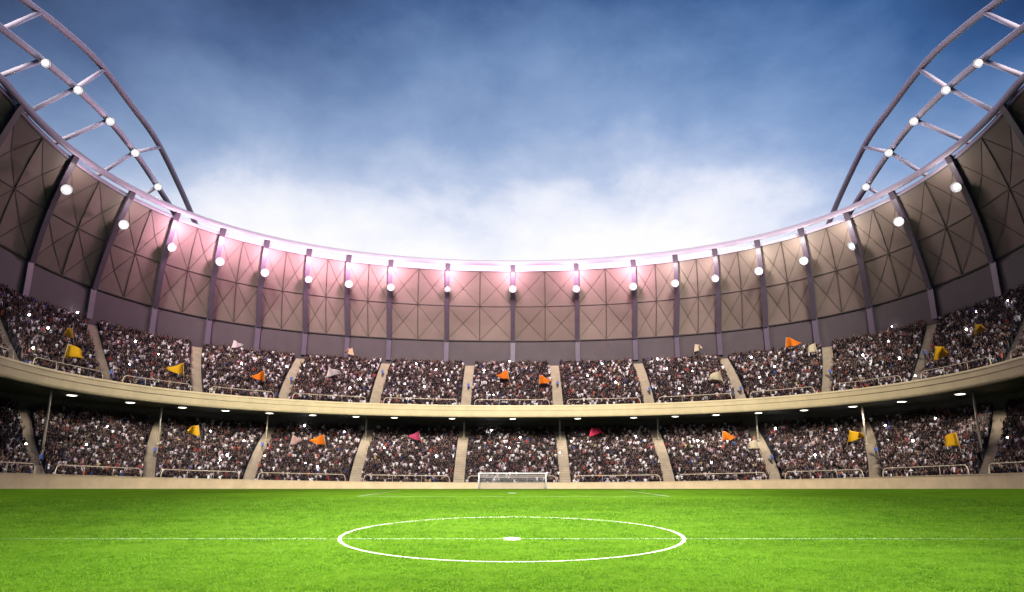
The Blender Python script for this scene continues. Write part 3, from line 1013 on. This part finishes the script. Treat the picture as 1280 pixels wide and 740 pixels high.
# flags waved above the heads
FLAGS = [
    ('upper', 88, 440, 'yellow', 1, 1.0, 'yellow flag held low at the front in the leftmost upper block'),
    ('upper', 84, 416, 'ochre', -1, .75, 'small dull ochre flag behind the yellow one in the leftmost upper block'),
    ('upper', 221, 461, 'yellow', -1, 1.0, 'yellow flag in the second upper block from the left'),
    ('upper', 294, 431, 'white', 1, .7, 'pinkish white flag against the dark wall above the third upper block from the left'),
    ('upper', 324, 470, 'orange', -1, .9, 'orange flag in the third upper block from the left'),
    ('upper', 437, 440, 'peach', -1, .75, 'pale peach flag raised above the top row left of the goal'),
    ('upper', 414, 466, 'white', 1, .95, 'pinkish white flag in the middle rows of the upper tier left of the goal'),
    ('upper', 630, 469, 'orange', -1, .9, 'orange flag pointing left in the upper block above the goal'),
    ('upper', 680, 475, 'orange', 1, .9, 'orange flag near the stairway edge in the upper block above the goal'),
    ('upper', 873, 435, 'cream', 1, .75, 'cream flag raised over the top row right of the goal'),
    ('upper', 897, 471, 'cream', -1, .95, 'cream flag in the middle rows of the upper tier right of the goal'),
    ('upper', 990, 428, 'orange', 1, .95, 'orange flag over the top row beside a cream flag'),
    ('upper', 1016, 436, 'cream', -1, .8, 'cream flag over the top row beside an orange flag'),
    ('upper', 1178, 441, 'yellow', 1, 1.0, 'yellow flag held low at the front in the rightmost upper block'),
    ('upper', 1227, 411, 'ochre', 1, .75, 'small dull ochre flag high in the rightmost upper block'),
    ('lower', 241, 538, 'yellow', -1, .9, 'yellow flag in the lower tier on the left'),
    ('lower', 368, 550, 'pink', 1, .8, 'pale pink flag beside an orange flag in the lower tier'),
    ('lower', 399, 550, 'orange', -1, .95, 'orange flag beside a pale pink flag in the lower tier'),
    ('lower', 520, 545, 'rose', -1, .85, 'dark rose flag in the lower tier left of the goal'),
    ('lower', 743, 540, 'crimson', 1, .9, 'crimson flag in the lower tier right of the goal'),
    ('lower', 910, 545, 'orange', 1, .9, 'orange flag in the lower tier near a cream flag'),
    ('lower', 943, 556, 'cream', -1, .8, 'cream flag beside a stairway in the lower tier'),
    ('lower', 1069, 545, 'yellow', 1, .9, 'yellow flag in the lower tier beside the post in the stairway'),
    ('lower', 1193, 550, 'yellow', -1, 1.0, 'yellow flag in the lower block farthest to the right'),
]
for tier, x, y, c, s, sc, lab in FLAGS:
    lift = 3.2
    t, th, p = on_tier(tier, x, y, lift)
    if t > .96:
        t = .96; th = th_at(x, y, TIER[tier][0] + (TIER[tier][1]-TIER[tier][0])*t); p = deck(tier, t, th)[1]
        zz = HCAM + ray(x, y)[1] * p.y
        lift = max(2.4, zz - p.z)
    ox, oy = outward(th)
    face = -th if abs(th) < math.pi/2 else -math.copysign(math.pi/2, th)
    root = thing('flag', lab, 'flag', p - Vector((ox*.4, oy*.4, 0)), 'flags waved in the crowd')
    root.rotation_euler = (0, 0, face + random.uniform(-.2, .2))
    W, H = 2.65 * sc, 2.05 * sc
    tilt = s * random.uniform(.08, .3)
    ph = random.uniform(0, 6); n = 14; rows = []
    base = Vector((-s * W * .45, 0, lift - H * .5))
    for i in range(n + 1):
        u = i / n; row = []
        for j in range(9):
            v = j / 8
            dx = u * W * (1 - .10 * math.sin(3*v + ph)); droop = -.16 * W * u * u * (.5 + .5*math.sin(ph)) + .10 * W * math.sin(u * 5 + ph) * u
            taper = 1 - .78 * u ** 1.3
            zz = (v - .5) * H * taper + H * .5 + droop
            yy = .22 * W * math.sin(u * 5.2 + ph + v * 1.3) * (.25 + u)
            row.append(base + Vector((s * dx + tilt * (zz), yy, zz)))
        rows.append(row)
    mb = MB(); mb.quad_grid(rows)
    o = mb.build('cloth', FLAGM[c], root, True)
    sm = o.modifiers.new('thickness', 'SOLIDIFY'); sm.thickness = .012
    hand = base + Vector((tilt * (-(lift - H*.5 - 1.3)), 0, -(lift - H*.5 - 1.3)))
    top = base + Vector((tilt * (H + .1), 0, H + .1))
    mb = MB(); mb.tube([hand, top], .03, 6); mb.build('flagpole', M['rail'], root, True)

# stewards standing on the stairways
def steward_mesh():
    me = bpy.data.meshes.new('person')
    J = [(0,0,.95),(0,0,1.15),(0,.01,1.38),(0,.0,1.50),(0,-.01,1.60),(0,-.01,1.72),      # pelvis .. head top
         (.10,0,.90),(.11,-.02,.50),(.12,.03,.08),(.12,-.12,.04),
         (-.10,0,.90),(-.11,.02,.50),(-.12,.05,.08),(-.12,-.10,.04),
         (.19,0,1.40),(.25,.02,1.14),(.24,-.08,.92),(.24,-.11,.84),
         (-.19,0,1.40),(-.25,.02,1.14),(-.24,-.08,.92),(-.24,-.11,.84)]
    E = [(0,1),(1,2),(2,3),(3,4),(4,5),(0,6),(6,7),(7,8),(8,9),(0,10),(10,11),(11,12),(12,13),(2,14),(14,15),(15,16),(16,17),(2,18),(18,19),(19,20),(20,21)]
    rad = [.15,.14,.16,.06,.10,.07,.09,.065,.05,.045,.09,.065,.05,.045,.065,.05,.04,.035,.065,.05,.04,.035]
    me.from_pydata(J, E, [])
    o = bpy.data.objects.new('person_skeleton', me); COL.objects.link(o)
    sk = o.modifiers.new('skin', 'SKIN'); ss = o.modifiers.new('sub', 'SUBSURF'); ss.levels = ss.render_levels = 1
    for i, v in enumerate(me.skin_vertices[0].data):
        v.radius = (rad[i], rad[i]); v.use_root = (i == 0)
    bpy.context.view_layer.update()
    dg = bpy.context.evaluated_depsgraph_get()
    out = bpy.data.meshes.new_from_object(o.evaluated_get(dg))
    bpy.data.objects.remove(o); out.name = 'person'
    cols = []
    for p in out.polygons:
        c = p.center
        if c.z > 1.62 or (c.z > 1.53 and c.y > .02): k = (.02, .014, .01)
        elif c.z > 1.47: k = (.50, .31, .23)
        elif abs(c.x) > .17 and c.z < .90: k = (.50, .31, .23)
        elif c.z > .88: k = (.10, .16, .46)
        elif c.z > .09: k = (.02, .025, .06)
        else: k = (.02, .02, .02)
        cols += [*k, 1]
    at = out.attributes.new('tint', 'FLOAT_COLOR', 'FACE'); at.data.foreach_set('color', cols)
    out.polygons.foreach_set('use_smooth', [True] * len(out.polygons))
    out.materials.clear(); out.materials.append(M['person'])
    return out
sme = steward_mesh()
ST = [('upper', 140, 467.5, 'first upper stairway from the left'), ('upper', 365, 475, 'upper stairway third from the left'), ('upper', 478, 466, 'upper stairway fourth from the left'),
      ('upper', 585.6, 483, 'upper stairway just left of the goal'), ('upper', 697, 480, 'upper stairway just right of the goal'), ('upper', 812, 488, 'upper stairway fourth from the right'),
      ('upper', 926, 487, 'upper stairway third from the right'), ('upper', 1038, 466, 'upper stairway second from the right'), ('upper', 1156, 443, 'last upper stairway on the right'),
      ('lower', 60, 574, 'first lower stairway from the left'), ('lower', 196, 564, 'second lower stairway from the left'), ('lower', 328, 557, 'third lower stairway from the left'),
      ('lower', 965, 573, 'third lower stairway from the right'), ('lower', 1098, 564, 'second lower stairway from the right')]
for tier, x, y, where in ST:
    t, th, p = on_tier(tier, x, y, 1.1)
    t = min(max(t, .02), .98)
    # stand on the stairway's own centre line
    best = min(AIS[tier], key=lambda e: abs(e[0] + (e[1]-e[0])*t - th))
    th2 = best[0] + (best[1]-best[0])*t
    off = max(-.6, min(.6, (th - th2) * 66))
    r, p = deck(tier, t, th2 + off / 66)
    o = bpy.data.objects.new('person', sme); COL.objects.link(o)
    nst = ROWS[tier] * 2
    o.location = p + Vector((0, 0, .24))
    o.rotation_euler = (0, 0, -th2)
    tag(o, 'person in a blue jacket standing on the %s' % where, 'person', 'stewards on the stairways')

# ------------------------------------------------------------------ light
SUN_EL = R(24)
sun_d = bpy.data.lights.new('sun', 'SUN')
sun_d.energy = 2.1; sun_d.angle = R(12); sun_d.color = (1, .95, .86)
sun = bpy.data.objects.new('sun', sun_d); COL.objects.link(sun)
sun.rotation_euler = (R(90) - SUN_EL, 0, R(0))     # light travels towards +Y and down
sun.location = (0, -60, 80)

world = bpy.data.worlds.new('World'); scene.world = world; world.use_nodes = True
nt = world.node_tree; nt.nodes.clear()
N = nt.nodes.new; Lk = nt.links.new
out = N('ShaderNodeOutputWorld'); bg = N('ShaderNodeBackground')
tc = N('ShaderNodeTexCoord'); sep = N('ShaderNodeSeparateXYZ'); Lk(tc.outputs['Generated'], sep.inputs[0])
sky = N('ShaderNodeTexSky'); sky.sky_type = 'NISHITA'; sky.sun_disc = False; sky.sun_elevation = SUN_EL; sky.sun_rotation = R(180)
# elevation ramp
ramp = N('ShaderNodeValToRGB'); cr = ramp.color_ramp
def lin(c): return tuple(((x/255)/12.92 if x/255 <= .04045 else ((x/255+.055)/1.055)**2.4) for x in c)
stops = [(0.0, (255,252,255)), (.32, (254,253,255)), (.358, (232,236,251)), (.40, (182,198,230)), (.455, (136,164,208)), (.53, (96,130,180)), (.60, (56,92,146)), (.68, (28,56,102)), (1.0, (20,40,84))]
cr.elements[0].position = 0; cr.elements[0].color = (*lin(stops[0][1]), 1)
cr.elements[1].position = 1; cr.elements[1].color = (*lin(stops[-1][1]), 1)
for p_, c_ in stops[1:-1]:
    e = cr.elements.new(p_); e.color = (*lin(c_), 1)
def math_n(op, a, b=None):
    m = N('ShaderNodeMath'); m.operation = op
    for i, v in enumerate((a, b)):
        if v is None: continue
        if isinstance(v, (int, float)): m.inputs[i].default_value = v
        else: Lk(v, m.inputs[i])
    return m.outputs[0]
# sideways darkening of the dusk: the glow sits over the far stand
ax = math_n('ABSOLUTE', sep.outputs['X'])
back = N('ShaderNodeMapRange'); back.interpolation_type = 'SMOOTHSTEP'
back.inputs['From Min'].default_value = .74; back.inputs['From Max'].default_value = .05; back.inputs['To Min'].default_value = 0; back.inputs['To Max'].default_value = .5
Lk(sep.outputs['Y'], back.inputs['Value'])
ax2 = math_n('ADD', math_n('MULTIPLY', math_n('MULTIPLY', math_n('POWER', ax, 2.0), sep.outputs['Z']), .95), back.outputs['Result'])
# clouds on a far flat layer
n1 = N('ShaderNodeTexNoise'); n1.inputs['Scale'].default_value = 4.4; n1.inputs['Detail'].default_value = 9; n1.inputs['Roughness'].default_value = .58; n1.inputs['Distortion'].default_value = .12
dirm = N('ShaderNodeMapping'); dirm.inputs['Scale'].default_value = (1.0, .7, 1.5); dirm.inputs['Location'].default_value = (.35, .1, .2); dirm.inputs['Rotation'].default_value = (0, R(-14), 0)
Lk(tc.outputs['Generated'], dirm.inputs['Vector'])
Lk(dirm.outputs[0], n1.inputs['Vector'])
n2 = N('ShaderNodeTexNoise'); n2.inputs['Scale'].default_value = 1.7; n2.inputs['Detail'].default_value = 4; n2.inputs['Distortion'].default_value = .1
Lk(dirm.outputs[0], n2.inputs['Vector'])
cl = math_n('ADD', math_n('MULTIPLY', n1.outputs['Fac'], .6), math_n('MULTIPLY', n2.outputs['Fac'], .5))
mr = N('ShaderNodeMapRange'); mr.inputs['From Min'].default_value = .40; mr.inputs['From Max'].default_value = .72; mr.inputs['To Min'].default_value = .07; mr.inputs['To Max'].default_value = -.05
Lk(cl, mr.inputs['Value'])
el = math_n('ADD', math_n('ADD', sep.outputs['Z'], mr.outputs['Result']), ax2)
Lk(el, ramp.inputs['Fac'])
# lilac-grey veil to the left, clear blue to the right
veil = N('ShaderNodeMix'); veil.data_type = 'RGBA'; veil.blend_type = 'MIX'
mrx = N('ShaderNodeMapRange'); mrx.inputs['From Min'].default_value = -.55; mrx.inputs['From Max'].default_value = .35; mrx.inputs['To Min'].default_value = .36; mrx.inputs['To Max'].default_value = 0
Lk(sep.outputs['X'], mrx.inputs['Value']); Lk(mrx.outputs['Result'], veil.inputs[0])
hsv = N('ShaderNodeHueSaturation'); hsv.inputs['Saturation'].default_value = .45; hsv.inputs['Value'].default_value = .95
Lk(ramp.outputs['Color'], hsv.inputs['Color'])
Lk(ramp.outputs['Color'], veil.inputs[6]); Lk(hsv.outputs['Color'], veil.inputs[7])
# a share of physical sky
addn = N('ShaderNodeMix'); addn.data_type = 'RGBA'; addn.blend_type = 'ADD'; addn.inputs[0].default_value = .004
Lk(veil.outputs[2], addn.inputs[6]); Lk(sky.outputs['Color'], addn.inputs[7])
Lk(addn.outputs[2], bg.inputs['Color'])
EXPO = 1.2
bg.inputs['Strength'].default_value = 1.0 / 2 ** EXPO
Lk(bg.outputs[0], out.inputs['Surface'])

vs = scene.view_settings
scene.display_settings.display_device = 'sRGB'
vs.view_transform = 'Standard'; vs.look = 'None'; vs.exposure = EXPO; vs.gamma = 1; vs.use_curve_mapping = False
scene.cycles.use_denoising = True
scene.cycles.max_bounces = 6
scene.cycles.diffuse_bounces = 0
scene.cycles.use_light_tree = True
